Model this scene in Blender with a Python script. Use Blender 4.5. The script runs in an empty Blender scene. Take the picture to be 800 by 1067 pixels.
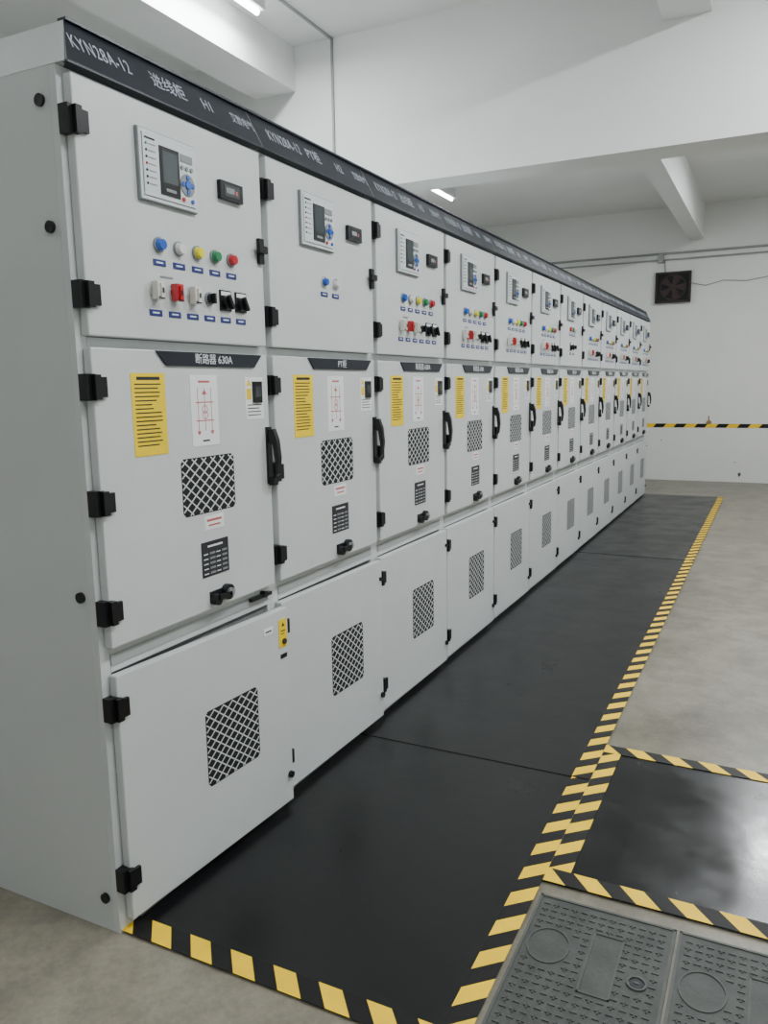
import bpy, math, random
from mathutils import Matrix, Vector
random.seed(4)
S=bpy.context.scene
def link(o): S.collection.objects.link(o); return o

# ------------------------------------------------------------------ materials
def mat(name,col,rough=.5,metal=0,var=0,vscale=6,bump=0,bscale=60,emit=0,spec=.5,rvar=0,col2=None,coat=0):
    m=bpy.data.materials.new(name);m.use_nodes=True
    nt=m.node_tree;b=nt.nodes['Principled BSDF']
    b.inputs['Base Color'].default_value=(*col,1);b.inputs['Roughness'].default_value=rough
    b.inputs['Metallic'].default_value=metal;b.inputs['Specular IOR Level'].default_value=spec
    if coat: b.inputs['Coat Weight'].default_value=coat;b.inputs['Coat Roughness'].default_value=.15
    if emit:
        b.inputs['Emission Color'].default_value=(*col,1);b.inputs['Emission Strength'].default_value=emit
        m.cycles.emission_sampling='NONE'
    tc=nt.nodes.new('ShaderNodeTexCoord')
    if var or rvar or col2:
        n=nt.nodes.new('ShaderNodeTexNoise');n.inputs['Scale'].default_value=vscale;n.inputs['Detail'].default_value=6;n.inputs['Roughness'].default_value=.62
        nt.links.new(tc.outputs['Object'],n.inputs['Vector'])
        r=nt.nodes.new('ShaderNodeValToRGB');r.color_ramp.elements[0].position=.32;r.color_ramp.elements[1].position=.7
        c2=col2 if col2 else tuple(min(1,c*(1+var)) for c in col)
        c1=col if col2 else tuple(c*(1-var) for c in col)
        r.color_ramp.elements[0].color=(*c1,1);r.color_ramp.elements[1].color=(*c2,1)
        nt.links.new(n.outputs['Fac'],r.inputs['Fac']);nt.links.new(r.outputs['Color'],b.inputs['Base Color'])
        if rvar:
            mr=nt.nodes.new('ShaderNodeMapRange');mr.inputs['To Min'].default_value=rough-rvar;mr.inputs['To Max'].default_value=rough+rvar
            mr.inputs['From Min'].default_value=.3;mr.inputs['From Max'].default_value=.7
            nt.links.new(n.outputs['Fac'],mr.inputs['Value']);nt.links.new(mr.outputs['Result'],b.inputs['Roughness'])
    if bump:
        n2=nt.nodes.new('ShaderNodeTexNoise');n2.inputs['Scale'].default_value=bscale;n2.inputs['Detail'].default_value=4
        nt.links.new(tc.outputs['Object'],n2.inputs['Vector'])
        bp=nt.nodes.new('ShaderNodeBump');bp.inputs['Strength'].default_value=bump;bp.inputs['Distance'].default_value=.01
        nt.links.new(n2.outputs['Fac'],bp.inputs['Height']);nt.links.new(bp.outputs['Normal'],b.inputs['Normal'])
    return m
def overlay(m,layers):
    nt=m.node_tree;b=nt.nodes['Principled BSDF']
    src=b.inputs['Base Color'].links[0].from_socket
    tc=[n for n in nt.nodes if n.type=='TEX_COORD'][0]
    for sc,lo,hi,p0,p1 in layers:
        n=nt.nodes.new('ShaderNodeTexNoise');n.inputs['Scale'].default_value=sc;n.inputs['Detail'].default_value=9;n.inputs['Roughness'].default_value=.7
        nt.links.new(tc.outputs['Object'],n.inputs['Vector'])
        r=nt.nodes.new('ShaderNodeValToRGB');r.color_ramp.elements[0].position=p0;r.color_ramp.elements[0].color=(lo,lo,lo,1);r.color_ramp.elements[1].position=p1;r.color_ramp.elements[1].color=(hi,hi,hi,1)
        nt.links.new(n.outputs['Fac'],r.inputs['Fac'])
        mx=nt.nodes.new('ShaderNodeMix');mx.data_type='RGBA';mx.blend_type='MULTIPLY';mx.inputs[0].default_value=1
        nt.links.new(src,mx.inputs[6]);nt.links.new(r.outputs['Color'],mx.inputs[7]);src=mx.outputs[2]
    nt.links.new(src,b.inputs['Base Color'])
    return m
def concrete():
    m=mat('concrete_floor',(.170,.154,.115),.38,var=0,vscale=.9,col2=(.265,.245,.19),rvar=.1,bump=.05,bscale=70)
    return overlay(m,((55,.80,1.05,.3,.65),(5.5,.68,1.06,.34,.6),(1.6,.78,1.05,.38,.5)))
M={}
M['paint']=mat('cabinet_paint',(.575,.605,.60),.40,var=.03,vscale=3,bump=.05,bscale=400)
M['paintside']=mat('cabinet_side_paint',(.55,.58,.57),.45,var=.03,vscale=2,bump=.05,bscale=400)
M['frame']=mat('frame_zinc',(.40,.42,.42),.4,metal=.2,var=.05)
M['recess']=mat('recess_grey',(.22,.23,.23),.6,var=.05)
M['gap']=mat('gap_dark',(.05,.055,.06),.7,var=.1)
M['navy']=mat('header_navy',(.012,.015,.023),.35,var=.1,spec=.35)
M['black']=mat('black_plastic',(.006,.0065,.008),.35,var=.1,spec=.35)
M['vent']=mat('vent_dark',(.004,.004,.005),.8,var=.1)
M['white']=mat('white_label',(.82,.84,.84),.5,var=.02)
M['text']=mat('print_white',(.75,.77,.8),.5,var=.02)
M['dimtext']=mat('print_grey',(.42,.46,.52),.5,var=.02)
M['ink']=mat('print_black',(.015,.015,.02),.6,var=.05)
M['redink']=mat('print_red',(.5,.10,.09),.6,var=.05)
M['relay']=mat('relay_faceplate',(.62,.66,.67),.4,var=.02)
M['screen']=mat('lcd_screen',(.03,.038,.04),.2,var=.1)
M['lcd']=mat('lcd_glass',(.060,.075,.080),.15,var=.05)
M['grey']=mat('grey_plastic',(.22,.24,.25),.4,var=.05)
M['yellow']=mat('label_yellow',(.90,.64,.0),.45,var=.05)
M['bluelab']=mat('label_blue',(.008,.02,.16),.4,var=.05)
M['blue']=mat('lamp_blue',(.01,.10,.5),.2,var=.05,coat=.5)
M['lwhite']=mat('lamp_white',(.75,.76,.72),.2,var=.05,coat=.5)
M['lyellow']=mat('lamp_yellow',(.8,.72,.01),.2,var=.05,coat=.5)
M['green']=mat('lamp_green',(.01,.22,.08),.2,var=.05,coat=.5)
M['red']=mat('lamp_red',(.5,.012,.02),.2,var=.05,coat=.5)
M['chrome']=mat('chrome',(.6,.6,.6),.25,metal=1,var=.05)
M['cream']=mat('knob_cream',(.7,.68,.62),.4,var=.04)
M['hyel']=mat('tape_yellow',(.95,.60,.0),.5,var=.08,vscale=9)
M['hblk']=mat('tape_black',(.006,.006,.006),.5,var=.2,vscale=9,spec=.3)
M['mat']=mat('rubber_black',(.003,.0032,.004),.34,vscale=3,col2=(.007,.0075,.008),rvar=.08,bump=.06,bscale=18,spec=.36)
M['matg']=mat('rubber_worn',(.004,.0042,.005),.21,vscale=3.5,col2=(.011,.012,.013),rvar=.08,bump=.10,bscale=6,spec=.5)
M['wall']=mat('wall_plaster',(.78,.79,.77),.85,var=.02,vscale=2,bump=.06,bscale=30)
M['ceil']=mat('ceiling_plaster',(.77,.78,.765),.9,var=.02,vscale=2,bump=.04,bscale=30)
M['floor']=concrete()
M['cover']=mat('composite_cover',(.036,.040,.036),.6,vscale=14,col2=(.068,.073,.066),bump=.2,bscale=90)
M['cover2']=mat('composite_cover_raised',(.070,.078,.070),.6,var=.15,vscale=30)
M['tube']=mat('tube_glow',(.93,.97,1),.4,emit=30)
M['tubehouse']=mat('fixture_white',(.8,.8,.8),.5,var=.02)
M['pipe']=mat('conduit_grey',(.30,.31,.30),.5,var=.1)
M['fan']=mat('fan_dusty',(.022,.010,.009),.6,var=.3,vscale=20)
M['fan2']=mat('fan_blade',(.034,.015,.013),.6,var=.3,vscale=20)
M['rust']=mat('rust_stain',(.30,.17,.09),.9,var=.3,vscale=30)

# ------------------------------------------------------------------ mesh builder
class MB:
    def __init__(s): s.v=[];s.f=[];s.mi=[];s.mats=[]
    def m(s,k):
        if k not in s.mats: s.mats.append(k)
        return s.mats.index(k)
    def add(s,vs,fs,k,T=None):
        o=len(s.v);i=s.m(k)
        for v in vs:
            v=Vector(v)
            if T is not None: v=T@v
            s.v.append(tuple(v))
        for f in fs: s.f.append([o+a for a in f]);s.mi.append(i)
    def box(s,x0,x1,y0,y1,z0,z1,k,T=None):
        vs=[(x,y,z) for x in(x0,x1) for y in(y0,y1) for z in(z0,z1)]
        s.add(vs,[(0,1,3,2),(4,6,7,5),(0,4,5,1),(2,3,7,6),(0,2,6,4),(1,5,7,3)],k,T)
    def prism(s,pts,x0,x1,k,T=None):
        n=len(pts);vs=[(x0,*p) for p in pts]+[(x1,*p) for p in pts]
        fs=[tuple(range(n))[::-1],tuple(range(n,2*n))]+[(i,(i+1)%n,n+(i+1)%n,n+i) for i in range(n)]
        s.add(vs,fs,k,T)
    def cyl(s,x0,x1,y,z,r,k,seg=16,r2=None,T=None):
        r2=r if r2 is None else r2;n=seg
        a=[2*math.pi*i/n for i in range(n)]
        vs=[(x0,y+r*math.cos(t),z+r*math.sin(t)) for t in a]+[(x1,y+r2*math.cos(t),z+r2*math.sin(t)) for t in a]
        s.add(vs,[tuple(range(n))[::-1],tuple(range(n,2*n))]+[(i,(i+1)%n,n+(i+1)%n,n+i) for i in range(n)],k,T)
    def ring(s,x0,x1,y,z,ry,rz,w,k,seg=28,T=None):
        vs=[];n=seg
        for i in range(n):
            t=2*math.pi*i/n;c,d=math.cos(t),math.sin(t)
            vs+=[(x0,y+ry*c,z+rz*d),(x1,y+ry*c,z+rz*d),(x1,y+(ry-w)*c,z+(rz-w)*d),(x0,y+(ry-w)*c,z+(rz-w)*d)]
        fs=[]
        for i in range(n):
            a=4*i;b=4*((i+1)%n)
            fs+=[(a,b,b+1,a+1),(a+1,b+1,b+2,a+2),(a+2,b+2,b+3,a+3),(a+3,b+3,b,a)]
        s.add(vs,fs,k,T)
    def lattice(s,x,y0,y1,z0,z1,p,w,k):
        sl=.78
        for sg in(1,-1):
            L=[];span=(y1-y0);h=(z1-z0);n=int((h+span*sl)/p)+2
            for i in range(-1,n+1):
                zz0=z0-span*sl+i*p if sg>0 else z0+i*p
                def yz(z): return y0+(z-zz0)/(sg*sl)
                a,b=sorted((yz(z0),yz(z1)))
                ya=max(y0,a);yb=min(y1,b)
                if yb-ya<.004: continue
                L.append((ya,zz0+sg*sl*(ya-y0),yb,zz0+sg*sl*(yb-y0)))
            for ya,za,yb,zb in L:
                d=Vector((yb-ya,zb-za));d.normalize();q=Vector((-d.y,d.x))*w/2
                s.prism([(ya-q.x,za-q.y),(yb-q.x,zb-q.y),(yb+q.x,zb+q.y),(ya+q.x,za+q.y)],x,x+.0006+.0002*sg,k)
    def mesh(s,name):
        me=bpy.data.meshes.new(name);me.from_pydata(s.v,[],s.f)
        for k in s.mats: me.materials.append(M[k])
        me.polygons.foreach_set('material_index',s.mi);me.update();return me
    def obj(s,name,parent=None,bevel=0,loc=(0,0,0),me=None):
        me=me or s.mesh(name)
        o=link(bpy.data.objects.new(name,me));o.location=loc
        if parent: o.parent=parent
        if bevel:
            b=o.modifiers.new('bevel','BEVEL');b.width=bevel;b.segments=2;b.limit_method='ANGLE';b.angle_limit=math.radians(50)
        return o
def inst(name,me,parent,loc=(0,0,0),bevel=0):
    return MB.obj(None,name,parent,bevel,loc,me)
def empty(name,loc=(0,0,0)):
    e=link(bpy.data.objects.new(name,None));e.location=loc;e.empty_display_size=.1;return e
TC={}
def text(name,body,size,k,parent,loc,tilt=0,align='LEFT',sx=1,space=1):
    key=(body,size,k,align)
    if key not in TC:
        c=bpy.data.curves.new(name,'FONT');c.body=body;c.size=size;c.align_x=align;c.align_y='CENTER';c.extrude=.0004;c.space_character=space;c.materials.append(M[k]);TC[key]=c
    o=link(bpy.data.objects.new(name,TC[key]));o.parent=parent
    X=Vector((0,1,0));Yv=Vector((-math.sin(tilt),0,math.cos(tilt)));N=Vector((math.cos(tilt),0,math.sin(tilt)))
    o.matrix_local=Matrix.Translation(loc)@Matrix((X,Yv,N)).transposed().to_4x4()@Matrix.Diagonal((sx,1,1,1))
    return o

# ------------------------------------------------------------------ room
XL,XR,YB,YF,ZC=-3.6,5.2,-4.2,11.45,4.1
def slab(name,x0,x1,y0,y1,z0,z1,k):
    b=MB();b.box(x0,x1,y0,y1,z0,z1,k);return b.obj(name)
slab('floor',XL-.2,XR+.2,YB-.2,YF+.2,-.1,0,'floor')
slab('ceiling',XL-.2,XR+.2,YB-.2,YF+.2,ZC,ZC+.1,'ceil')
slab('wall_left',XL-.2,XL,YB-.2,YF+.2,0,ZC,'wall')
slab('wall_right',XR,XR+.2,YB-.2,YF+.2,0,ZC,'wall')
slab('wall_far',XL,XR,YF,YF+.2,0,ZC,'wall')
slab('wall_near',XL,XR,YB-.2,YB,0,ZC,'wall')
slab('ceiling_beam',XL,XR,4.0,4.3,3.0,ZC,'ceil')
slab('ceiling_beam',-2.25,-1.88,YB,4.0,3.78,ZC,'ceil')
slab('ceiling_beam',.27,.47,4.3,YF,3.60,ZC,'ceil')
slab('ceiling_beam',.82,1.1,YB,4.0,3.74,ZC,'ceil')

def tape(b,p0,p1,w,nrm,slant,pitch=.14,k0=0,t=.0012,shift=0):
    p0=Vector(p0);p1=Vector(p1);d=p1-p0;L=d.length;d.normalize();wv=Vector(nrm)*w
    up=d.cross(Vector(nrm));up.normalize()
    if abs(up.z)>.5 and up.z<0: up=-up
    if abs(up.y)>.5 and up.y>0: up=-up
    i=-3
    def clip(poly,lim,sgn):
        out=[]
        for j in range(len(poly)):
            P=poly[j];Q=poly[(j+1)%len(poly)]
            inP=sgn*(P[0]-lim)>=0;inQ=sgn*(Q[0]-lim)>=0
            if inP: out.append(P)
            if inP!=inQ:
                tt=(lim-P[0])/(Q[0]-P[0]);out.append((lim,P[1]+tt*(Q[1]-P[1])))
        return out
    while True:
        a=i*pitch/2+shift;c=a+pitch/2
        if a>L+pitch: break
        poly=[(a,0),(c,0),(c+slant,1),(a+slant,1)]
        poly=clip(poly,0,1)
        if len(poly)>2: poly=clip(poly,L,-1)
        if len(poly)>2:
            vs=[tuple(p0+d*q[0]+wv*q[1]+up*t) for q in poly]
            b.add(vs,[tuple(range(len(vs)))],'hyel' if (i+k0)%2==0 else 'hblk')
        i+=1
b=MB();tape(b,(XL,YF-.002,.82),(XR,YF-.002,.82),.06,(0,0,1),.05,pitch=.30);b.obj('wall_hazard_tape')
def curve(name,pts,r,k,parent=None):
    c=bpy.data.curves.new(name,'CURVE');c.dimensions='3D';c.bevel_depth=r;c.bevel_resolution=3
    sp=c.splines.new('POLY');sp.points.add(len(pts)-1)
    for i,p in enumerate(pts): sp.points[i].co=(*p,1)
    c.materials.append(M[k]);o=link(bpy.data.objects.new(name,c))
    if parent:o.parent=parent
    return o
e=empty('electrical_conduit',(0,0,0))
curve('pipe_1',[(-2.3,YF-.03,3.43),(XR,YF-.03,3.43)],.016,'pipe',e)
curve('pipe_2',[(-2.0,YF-.03,3.34),(XR,YF-.03,3.34)],.012,'pipe',e)
bb=MB();bb.box(-.16,-.08,YF-.06,YF-.001,3.30,3.42,'pipe');bb.obj('junction_box',e,.004)
b=MB()
def blob(b,x,z,rx,rz,k,n=14,dy=.0015):
    vs=[(x+rx*math.cos(2*math.pi*i/n)*random.uniform(.6,1.15),YF-dy,z+rz*math.sin(2*math.pi*i/n)*random.uniform(.6,1.15)) for i in range(n)]
    b.add(vs,[tuple(range(n))],k)
blob(b,.66,.905,.05,.035,'rust',dy=.0035);blob(b,.655,.96,.012,.05,'rust')
blob(b,1.12,.12,.025,.035,'gap');blob(b,-.02,.62,.01,.014,'gap');blob(b,1.05,.30,.015,.008,'rust')
b.obj('wall_stain')
e=empty('surface_cable_duct')
bb=MB();bb.box(-1.555,-1.538,3.985,3.999,2.6,ZC-.002,'pipe');bb.obj('drop',e)
bb=MB();bb.box(-1.555,-1.538,1.0,3.999,ZC-.016,ZC-.001,'pipe');bb.obj('run',e)
e=empty('exhaust_fan',(.07,YF,2.93))
b=MB()
b.box(-.24,.24,-.06,-.001,-.21,.21,'vent')
for s_ in(-1,1):
    b.box(s_*.24-.015,s_*.24+.015,-.075,-.001,-.225,.225,'fan');b.box(-.24,.24,-.075,-.001,s_*.21-.015,s_*.21+.015,'fan')
T=Matrix.Rotation(-math.pi/2,4,'Z')
b.ring(.06,.072,0,0,.19,.19,.02,'fan',T=T);b.cyl(.06,.08,0,0,.045,'fan2',T=T)
for i in range(5):
    R=T@Matrix.Rotation(i*2*math.pi/5,4,'X')
    b.prism([(.03,-.02),(.17,-.06),(.17,.05),(.03,.02)],.064,.070,'fan2',T=R)
for i in range(4):
    R=T@Matrix.Rotation(i*math.pi/2+.785,4,'X');b.box(.072,.078,.03,.19,-.006,.006,'fan',T=R)
b.obj('fan_body',e)
curve('fan_cable',[(.26,-.02,.05),(.45,-.01,.0),(.7,-.01,.06),(1.0,-.01,.03),(1.5,-.01,.10),(2.2,-.01,.08)],.006,'pipe',e)
curve('fan_cable_up',[(-.12,-.02,.22),(-.14,-.01,.40)],.008,'pipe',e)

# lamps
def tube(name,x,y,z,L,power):
    e=empty(name,(x,y,z))
    b=MB();b.box(-.05,.05,-L/2-.03,L/2+.03,-.02,ZC-z-.001,'tubehouse')
    b.obj('housing',e,.006)
    b=MB();T=Matrix.Rotation(math.pi/2,4,'Z');b.cyl(-L/2,L/2,0,-.035,.018,'tube',T=T);b.obj('tube',e)
    if power:
        l=bpy.data.lights.new('glow','AREA');l.shape='RECTANGLE';l.size=.12;l.size_y=L;l.energy=power;l.color=(.95,.98,1)
        o=link(bpy.data.objects.new('glow',l));o.parent=e;o.location=(0,0,-.055)
tube('ceiling_tube_light',-1.66,2.60,4.03,1.2,55)
tube('ceiling_tube_light',-2.46,7.8,4.0,1.9,55)
tube('ceiling_tube_light',2.3,-2.6,4.03,1.2,34)
tube('ceiling_tube_light',2.3,.2,4.03,1.2,80)
tube('ceiling_tube_light',2.3,2.6,4.03,1.2,98)
tube('ceiling_tube_light',1.80,5.6,4.03,1.2,90)
tube('ceiling_tube_light',1.80,8.3,4.03,1.2,90)
tube('ceiling_tube_light',-2.9,-.6,4.03,1.2,40)

# ------------------------------------------------------------------ cabinets
P=.8;DX=.03;ROOF=2.425
def carcass(first):
    b=MB();y0=-.085 if first else -.0745;y1=.7245
    b.box(-1.5,-.0225,y0,y0+.012,.0,2.30,'paintside')
    b.box(-1.5,-.0225,y1-.012,y1,.0,2.30,'paintside')
    b.box(-1.5,-1.488,y0+.012,y1-.012,0,2.30,'paint')
    b.box(-1.48,-.024,y0+.013,y1-.013,.02,2.29,'gap')
    b.box(-.022,-.012,y0+.036,y1-.031,.046,2.284,'recess')
    b.box(-.022,0,y0,y0+.035,0,2.31 if not first else 2.299,'paint');b.box(-.022,0,y1-.03,y1,0,2.31,'paint')
    for z0,z1 in((0,.045),(.765,.835),(1.638,1.662),(2.285,2.299)): b.box(-.021,.0005,y0+.036,y1-.031,z0,z1,'paint')
    b.box(-.012,.004,y0+.036,y1-.031,.785,.815,'frame')
    if first:
        ya=y0;yb=-.02
        vs=[(-1.5,ya,2.301),(.034,ya,2.301),(-.03,yb,ROOF),(-1.5,yb,ROOF),(-1.5,y1,2.301),(-.03,y1,2.301),(-.03,y1,ROOF),(-1.5,y1,ROOF),(-.03,yb,2.301)]
        b.add(vs,[(0,1,2,3),(3,2,6,7),(0,3,7,4),(4,7,6,5),(0,4,5,8,1)],'paintside')
        b.add(vs,[(1,8,2)],'paintside')
        for x,z in((-.055,2.225),(-.053,1.93),(-.05,.98),(-.045,.10)):
            T=Matrix.Translation((x,y0,z))@Matrix.Rotation(-math.pi/2,4,'Z')
            b.cyl(0,.008,0,0,.015,'black',T=T)
    else: b.box(-1.5,-.032,y0,y1,2.301,ROOF,'paintside')
    return b.mesh('carcass')
def header(first):
    b=MB();y1=.7235
    prof=[(-.03,2.426),(.034,2.306),(.034,2.3005),(-.03,2.3005)]
    ys=[-.0195,-.078,-.080,-.04] if first else [-.0735]*4
    n=4;vs=[(x,y,z) for (x,z),y in zip(prof,ys)]+[(x,y1,z) for x,z in prof]
    b.add(vs,[(0,1,2,3),(7,6,5,4)],'paintside')
    b.add(vs,[(i,n+i,n+(i+1)%n,(i+1)%n) for i in range(n)],'navy')
    b.box(-.05,-.022,ys[0],y1,2.4255,2.432,'navy')
    b.box(.02,.036,ys[1],y1,2.3,2.305,'navy')
    return b.mesh('header_strip')
def door(y0,y1,z0,z1):
    b=MB();b.box(.002,DX,y0,y1,z0,z1,'paint')
    return b
def hinge(b,z,o=0):
    b.box(.0,.032,-.086+o,-.058+o,z-.034,z+.034,'black')
    b.box(.012,.040,-.066+o,-.028+o,z-.026,z+.026,'black')
    b.box(.026,.045,-.072+o,-.052+o,z-.032,z+.032,'black')
def sw(b,u,z,kind):
    if kind in('w','r'):
        k='cream' if kind=='w' else 'red'
        b.cyl(DX,DX+.006,u,z,.021,'chrome');b.box(DX+.004,DX+.026,u-.014,u+.014,z-.022,z+.026,k)
        b.box(DX+.026,DX+.032,u-.006,u+.006,z-.018,z+.02,k);b.box(DX+.032,DX+.034,u-.003,u+.003,z-.006,z+.008,'ink')
        b.box(DX+.026,DX+.0265,u-.012,u+.012,z-.021,z-.015,'ink')
    elif kind=='k':
        b.cyl(DX,DX+.006,u,z,.02,'grey');b.cyl(DX+.006,DX+.016,u,z,.015,'black');b.box(DX+.016,DX+.028,u-.004,u+.004,z-.015,z+.015,'black')
    else:
        b.box(DX,DX+.006,u-.027,u+.027,z-.030,z+.032,'black');b.box(DX+.006,DX+.0065,u-.024,u+.024,z+.016,z+.028,'white')
        b.cyl(DX+.006,DX+.018,u,z-.004,.019,'black')
        T=Matrix.Translation((0,u,z-.004))@Matrix.Rotation(.5,4,'X')
        b.box(DX+.018,DX+.03,-.005,.005,-.022,.022,'black',T=T)
def label(b,u,z,k='bluelab',w=.025,h=.0085):
    b.box(DX,DX+.002,u-w,u+w,z-h,z+h,k)
    b.box(DX+.002,DX+.0023,u-w*.55,u+w*.55,z-h*.2,z+h*.3,'text')
def upper(kind):
    b=MB()
    u0,u1,z0,z1=.135,.368,2.03,2.215
    b.box(DX,DX+.010,u0,u1,z0,z1,'grey');b.box(DX+.004,DX+.013,u0+.003,u1-.003,z0+.003,z1-.003,'relay')
    b.box(DX+.013,DX+.0135,u0+.012,u1-.012,z0+.012,z1-.012,'grey')
    b.box(DX+.0135,DX+.016,u0+.0135,u1-.0135,z0+.0135,z1-.0135,'relay')
    f=DX+.016
    b.box(f,f+.003,.210,.288,2.056,2.182,'black');b.box(f+.003,f+.0035,.219,.279,2.088,2.172,'lcd')
    b.box(f+.003,f+.0035,.230,.270,2.066,2.074,'grey')
    for i in range(7):
        b.cyl(f,f+.002,.160,2.176-.017*i,.0035,['green','ink','ink','red','ink','ink','ink'][i],8);b.box(f,f+.001,.168,.196,2.1745-.017*i,2.1775-.017*i,'grey')
    b.box(f,f+.001,.155,.195,2.188,2.193,'ink')
    b.cyl(f,f+.003,.321,2.100,.030,'grey',20);b.cyl(f+.003,f+.007,.321,2.100,.012,'blue',12)
    for dy,dz in((-.020,0),(.020,0),(0,.020),(0,-.020)): b.cyl(f+.003,f+.006,.321+dy,2.100+dz,.0065,'blue',10)
    for i in range(3): b.cyl(f,f+.004,.300+i*.02,2.144,.006,'grey',10)
    b.cyl(f,f+.004,.302,2.058,.006,'red',10);b.cyl(f,f+.004,.340,2.058,.006,'blue',10)
    b.box(f,f+.002,.296,.346,2.160,2.180,'grey')
    b.box(DX,DX+.014,.478,.590,2.098,2.152,'black');b.box(DX+.014,DX+.015,.497,.572,2.108,2.143,'screen')
    b.box(DX+.015,DX+.0155,.505,.545,2.118,2.134,'grey')
    b.box(DX+.014,DX+.0155,.552,.562,2.118,2.130,'redink')
    if kind=='pt':
        for u,k in((.30,'blue'),(.385,'lwhite')):
            b.cyl(DX,DX+.006,u,1.917,.020,'chrome');b.cyl(DX+.006,DX+.018,u,1.917,.015,k,r2=.012);label(b,u,1.872)
    elif kind=='full':
        for i,k in enumerate(('blue','lwhite','lyellow','green','red')):
            u=.204+.081*i
            b.cyl(DX,DX+.006,u,1.922,.021,'grey');b.cyl(DX+.006,DX+.02,u,1.922,.0175,k,r2=.014);label(b,u,1.874)
        for i,k in enumerate(('w','r','w','k','q','q')):
            u=.178+.078*i;sw(b,u,1.795,k);label(b,u,1.737)
        b.box(DX,DX+.002,.205,.255,1.835,1.84,'grey')
    elif kind=='mini':
        for i,k in enumerate(('red','green','lwhite')):
            b.cyl(DX,DX+.018,.25+.08*i,1.96,.018,k);label(b,.25+.08*i,1.915)
        for i,k in enumerate(('q','k')): sw(b,.28+.1*i,1.82,k);label(b,.28+.1*i,1.765)
    b.box(DX,DX+.012,.672,.698,1.93,2.01,'black');b.box(DX+.012,DX+.026,.655,.70,1.962,1.985,'black')
    hinge(b,2.175);hinge(b,1.765)
    return b.mesh('instruments')
def middle():
    b=MB()
    b.prism([(.205,1.593),(.625,1.593),(.668,1.634),(.165,1.634)],DX,DX+.006,'navy')
    b.box(DX,DX+.0015,.064,.196,1.345,1.572,'yellow')
    f=DX+.0015
    b.box(f,f+.0005,.085,.175,1.553,1.562,'ink')
    z=1.540
    while z>1.362:
        b.box(f,f+.0005,.075,.075+random.uniform(.06,.108),z,z+.0035,'ink');z-=.0112
    b.box(DX,DX+.0015,.303,.430,1.355,1.568,'white')
    b.box(f,f+.0005,.340,.393,1.545,1.551,'redink')
    for u in(.335,.366,.397): b.box(f,f+.0006,u-.001,u+.001,1.40,1.530,'redink')
    b.box(f,f+.0006,.325,.407,1.485,1.488,'redink');b.box(f,f+.0006,.325,.407,1.43,1.433,'redink')
    b.ring(f,f+.0007,.366,1.465,.013,.013,.002,'redink');b.ring(f,f+.0007,.366,1.448,.013,.013,.002,'redink')
    b.prism([(.354,1.510),(.378,1.510),(.366,1.524)],f,f+.0007,'redink');b.prism([(.326,1.40),(.344,1.40),(.335,1.388)],f,f+.0007,'redink');b.prism([(.388,1.40),(.406,1.40),(.397,1.388)],f,f+.0007,'redink')
    b.box(f,f+.0006,.350,.382,1.368,1.373,'ink')
    b.box(DX,DX+.001,.575,.675,1.425,1.562,'white')
    b.prism([(.582,1.535),(.606,1.535),(.594,1.556)],DX+.001,DX+.002,'yellow')
    b.box(DX+.001,DX+.002,.582,.606,1.49,1.525,'yellow')
    b.box(DX+.001,DX+.006,.614,.664,1.478,1.548,'black');b.box(DX+.006,DX+.0065,.625,.653,1.497,1.532,'screen')
    for i in range(4): b.box(DX+.001,DX+.0015,.585,.585+random.uniform(.06,.08),1.437+.011*i,1.440+.011*i,'ink')
    vent(b,.245,.497,1.148,1.322)
    b.box(DX,DX+.0012,.338,.432,1.094,1.138,'white');b.box(DX+.0012,DX+.0016,.349,.421,1.120,1.127,'redink');b.box(DX+.0012,DX+.0016,.356,.414,1.105,1.110,'redink')
    b.box(DX,DX+.002,.316,.447,.948,1.058,'ink');g=DX+.002
    b.box(g,g+.0004,.345,.418,1.040,1.046,'text')
    for r in range(5):
        z=1.018-.0155*r
        b.box(g,g+.0004,.324,.345,z,z+.0035,'text');b.box(g,g+.0004,.354,.380,z-.001,z+.0055,'grey');b.box(g,g+.0004,.386,.405,z,z+.0035,'text');b.box(g,g+.0004,.414,.439,z-.001,z+.0055,'grey')
    b.box(DX,DX+.005,.345,.445,.862,.898,'black')
    b.cyl(DX,DX+.018,.425,.882,.025,'black',20);b.cyl(DX+.018,DX+.028,.425,.882,.014,'grey')
    b.cyl(DX,DX+.024,.362,.872,.018,'black');b.box(DX+.014,DX+.028,.362,.425,.870,.886,'black')
    b.box(DX,DX+.008,.680,.706,1.20,1.395,'black')
    prof=[(0,1.385),(.022,1.388),(.036,1.35),(.042,1.29),(.036,1.235),(.026,1.225),(.026,1.28),(.018,1.335),(0,1.345)]
    n=len(prof);ya,yb=.684,.704
    vs=[(DX+.006+x,ya,z) for x,z in prof]+[(DX+.006+x,yb,z) for x,z in prof]
    b.add(vs,[tuple(range(n)),tuple(range(2*n-1,n-1,-1))]+[(i,n+i,n+(i+1)%n,(i+1)%n) for i in range(n)],'black')
    b.box(DX+.006,DX+.028,.682,.706,1.195,1.222,'black');b.cyl(DX+.028,DX+.030,.694,1.375,.008,'chrome')
    for z in(1.535,1.235,.94): hinge(b,z)
    return b.mesh('middle_fittings')
def vent(b,u0,u1,z0,z1,c=.012):
    b.prism([(u0+c,z0),(u1-c,z0),(u1,z0+c),(u1,z1-c),(u1-c,z1),(u0+c,z1),(u0,z1-c),(u0,z0+c)],DX,DX+.0006,'vent')
    b.lattice(DX+.0006,u0+.003,u1-.003,z0+.003,z1-.003,.034,.0042,'paint')
me_c0,me_c=carcass(True),carcass(False);me_h0,me_h=header(True),header(False)
me_up={k:upper(k) for k in('full','pt','mini')};me_mid=middle()
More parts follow.
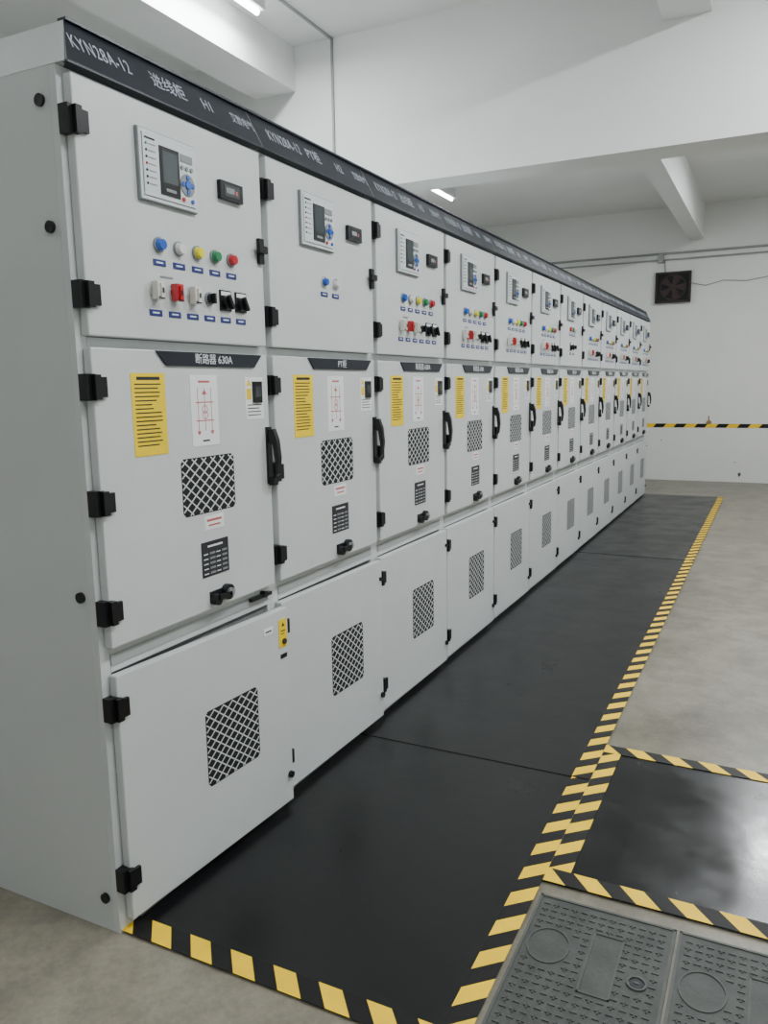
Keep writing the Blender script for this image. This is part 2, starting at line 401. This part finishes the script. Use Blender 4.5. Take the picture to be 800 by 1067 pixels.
def dmesh(y0,y1,z0,z1,nm): return door(y0,y1,z0,z1).mesh(nm)
DY1=.706
me_du0=dmesh(-.067,DY1,1.664,2.283,'ud0');me_du=dmesh(-.058,DY1,1.664,2.283,'ud')
me_dm0=dmesh(-.067,DY1,.84,1.636,'md0');me_dm=dmesh(-.058,DY1,.84,1.636,'md')
me_l=door(0,.766,.035,.762).mesh('ld')
def lowfit(first):
    b=MB();vent(b,.33,.585,.282,.532)
    for z in(.670,.165): hinge(b,z,.06)
    if first:
        b.box(DX,DX+.002,.712,.756,.625,.725,'yellow');b.prism([(.727,.700),(.743,.700),(.735,.714)],DX+.002,DX+.0025,'ink');b.box(DX+.002,DX+.0025,.722,.746,.682,.686,'ink');b.box(DX+.002,DX+.0025,.722,.742,.672,.675,'ink')
        b.box(DX,DX+.002,.63,.68,.69,.715,'white');b.box(DX+.002,DX+.0023,.638,.67,.70,.705,'ink');b.box(DX,DX+.003,.718,.752,.585,.60,'black')
        b.cyl(DX+.002,DX+.008,.738,.645,.010,'ink')
    b.cyl(DX,DX+.012,.748,.14,.012,'black')
    if not first: b.cyl(DX,DX+.010,.748,.68,.009,'black')
    return b.mesh('lower_fittings')
me_lf0=lowfit(True);me_lf=lowfit(False)
kinds=['full','pt','full','full','full','full','mini','full','full','full','full','full']
names=['进线柜','PT柜','出线柜','出线柜','出线柜','出线柜','隔离柜','出线柜','出线柜','出线柜','出线柜','出线柜']
plate=['断路器 630A','PT柜','断路器 630A','断路器 630A','断路器 630A','断路器 630A','隔离 630A']+['断路器 630A']*5
tilt=math.atan2(.064,.119)
for k in range(12):
    f=(k==0)
    e=empty('switchgear_cabinet',(0,P*k,0))
    inst('carcass',me_c0 if f else me_c,e)
    inst('header_strip',me_h0 if f else me_h,e)
    inst('upper_door',me_du0 if f else me_du,e,bevel=.004)
    inst('upper_instruments',me_up[kinds[k]],e,bevel=.0012 if k<3 else 0)
    inst('middle_door',me_dm0 if f else me_dm,e,bevel=.004)
    inst('middle_fittings',me_mid,e)
    d=inst('lower_door',me_l,e,(0,-.06,0),bevel=.004)
    d.rotation_euler=(0,0,-math.radians([3.6,1.5,.8][k] if k<3 else .5))
    l=inst('lower_fittings',me_lf0 if f else me_lf,d)
    c=Vector((.002,0,2.366))+Vector((math.cos(tilt),0,math.sin(tilt)))*.0012
    o=.0 if k else -.038
    text('model_text','KYN28A-12',.060,'dimtext',e,c+Vector((0,o,0)),tilt,sx=.62,space=1.12)
    text('name_text',names[k],.056,'dimtext',e,c+Vector((0,.245,0)),tilt,sx=.85)
    text('number_text','H%d'%(k+1),.054,'dimtext',e,c+Vector((0,.46,0)),tilt,sx=.8)
    text('maker_text','艾默电气',.040,'dimtext',e,c+Vector((0,.60,0)),tilt,sx=.75)
    text('plate_text',plate[k],.033,'text',e,Vector((DX+.0062,.417,1.613)),0,'CENTER')
    b=MB();b.box(.0,.018,.58,.70,.802,.814,'black');b.cyl(.0,.022,.66,.812,.011,'black')
    if k<1: b.obj('interlock_rod',e)

# ------------------------------------------------------------------ mats
def rmat(x0,x1,y0,y1,h,k,taper=.004):
    b=MB();vs=[(x0,y0,0.0005),(x1,y0,0.0005),(x1,y1,0.0005),(x0,y1,0.0005),(x0+taper,y0+taper,h),(x1-taper,y0+taper,h),(x1-taper,y1-taper,h),(x0+taper,y1-taper,h)]
    b.add(vs,[(3,2,1,0),(4,5,6,7),(0,1,5,4),(1,2,6,5),(2,3,7,6),(3,0,4,7)],k);return b
W=.07
e=empty('rubber_floor_mat')
rmat(.003,1.015,-.075,1.34,.006,'mat').obj('near_sheet',e)
rmat(.003,1.015,1.335,5.50,.009,'mat').obj('mid_sheet',e)
rmat(.003,1.015,5.495,9.62,.012,'mat').obj('far_sheet',e)
e=empty('rubber_floor_mat')
rmat(1.022,3.0,.655,1.66,.006,'matg').obj('sheet',e)
b=MB()
tape(b,(1.02-W,-.08,.0065),(1.02-W,1.34,.0065),W,(1,0,0),.065)
tape(b,(1.02-W,1.34,.0095),(1.02-W,5.5,.0095),W,(1,0,0),.065)
tape(b,(1.02-W,5.5,.0125),(1.02-W,9.62,.0125),W,(1,0,0),.065)
tape(b,(-.03,-.08,.0067),(1.02-W,-.08,.0067),W,(0,1,0),-.06)
b.obj('floor_hazard_tape')
b=MB()
tape(b,(1.021,.65,.0067),(1.021,1.67,.0067),W,(1,0,0),.065)
tape(b,(1.02,.65,.008),(3.0,.65,.008),W,(0,1,0),-.06)
tape(b,(1.02,1.60,.008),(3.0,1.60,.008),W,(0,1,0),-.06)
b.obj('floor_hazard_tape')

# ------------------------------------------------------------------ trench covers
def cover(x0):
    e=empty('trench_cover',(x0,0,0))
    w,y0,y1=.385,-.02,.585
    b=MB();b.box(0,w,y0,y1,.0003,.006,'cover');h0,h1=.006,.009
    T=Matrix(((0,1,0,0),(0,0,1,0),(1,0,0,0),(0,0,0,1)))
    def bz(u0,u1,v0,v1,k='cover2',a=h0,c=h1): b.box(u0,u1,v0,v1,a,c,k)
    bz(0,w,y0,y0+.008);bz(0,w,y1-.008,y1);bz(0,.008,y0,y1);bz(w-.008,w,y0,y1)
    ex,ey=.075,.375
    b.ring(h0,h1,ex,ey,.058,.072,.004,'cover2',T=T)
    rx0,rx1,ry0,ry1=.180,.262,.24,.48
    bz(rx0,rx1,ry0,ry0+.005);bz(rx0,rx1,ry1-.005,ry1);bz(rx0,rx0+.005,ry0,ry1);bz(rx1-.005,rx1,ry0,ry1)
    for ly in(.33,.08):
        b.ring(h0,h1+.002,.315,ly,.026,.026,.006,'cover2',T=T);b.cyl(h0,h1,.315,ly,.017,'ink',T=T);b.box(.308,.322,ly-.004,ly+.004,h1,h1+.002,'cover2')
    p=.027
    nx=int((w-.03)/p);ny=int((y1-y0-.03)/p)
    for i in range(nx):
        for j in range(ny):
            u=.028+i*p;v=y0+.028+j*p
            if ((u-ex)/.068)**2+((v-ey)/.082)**2<1.05: continue
            if rx0-.008<u<rx1+.008 and ry0-.008<v<ry1+.008: continue
            if abs(u-.315)<.034 and (abs(v-.33)<.034 or abs(v-.08)<.034): continue
            bz(u-.009,u+.009,v-.002,v+.002);
            if (i+j)%2: bz(u-.002,u+.002,v-.009,v+.009)
    b.obj('plate',e)
for i in range(4): cover(1.035+i*.393)

# ------------------------------------------------------------------ world + camera
w=bpy.data.worlds.new('world');S.world=w;w.use_nodes=True
w.node_tree.nodes['Background'].inputs[0].default_value=(.8,.85,.9,1);w.node_tree.nodes['Background'].inputs[1].default_value=.3
cam=bpy.data.cameras.new('camera');co=link(bpy.data.objects.new('camera',cam))
co.location=(1.59191,-1.55701,1.52608);co.rotation_euler=(1.412387,.016137,.459684)
cam.sensor_fit='HORIZONTAL';cam.sensor_width=36;cam.lens=821.43/800*36;cam.clip_start=.05
S.camera=co
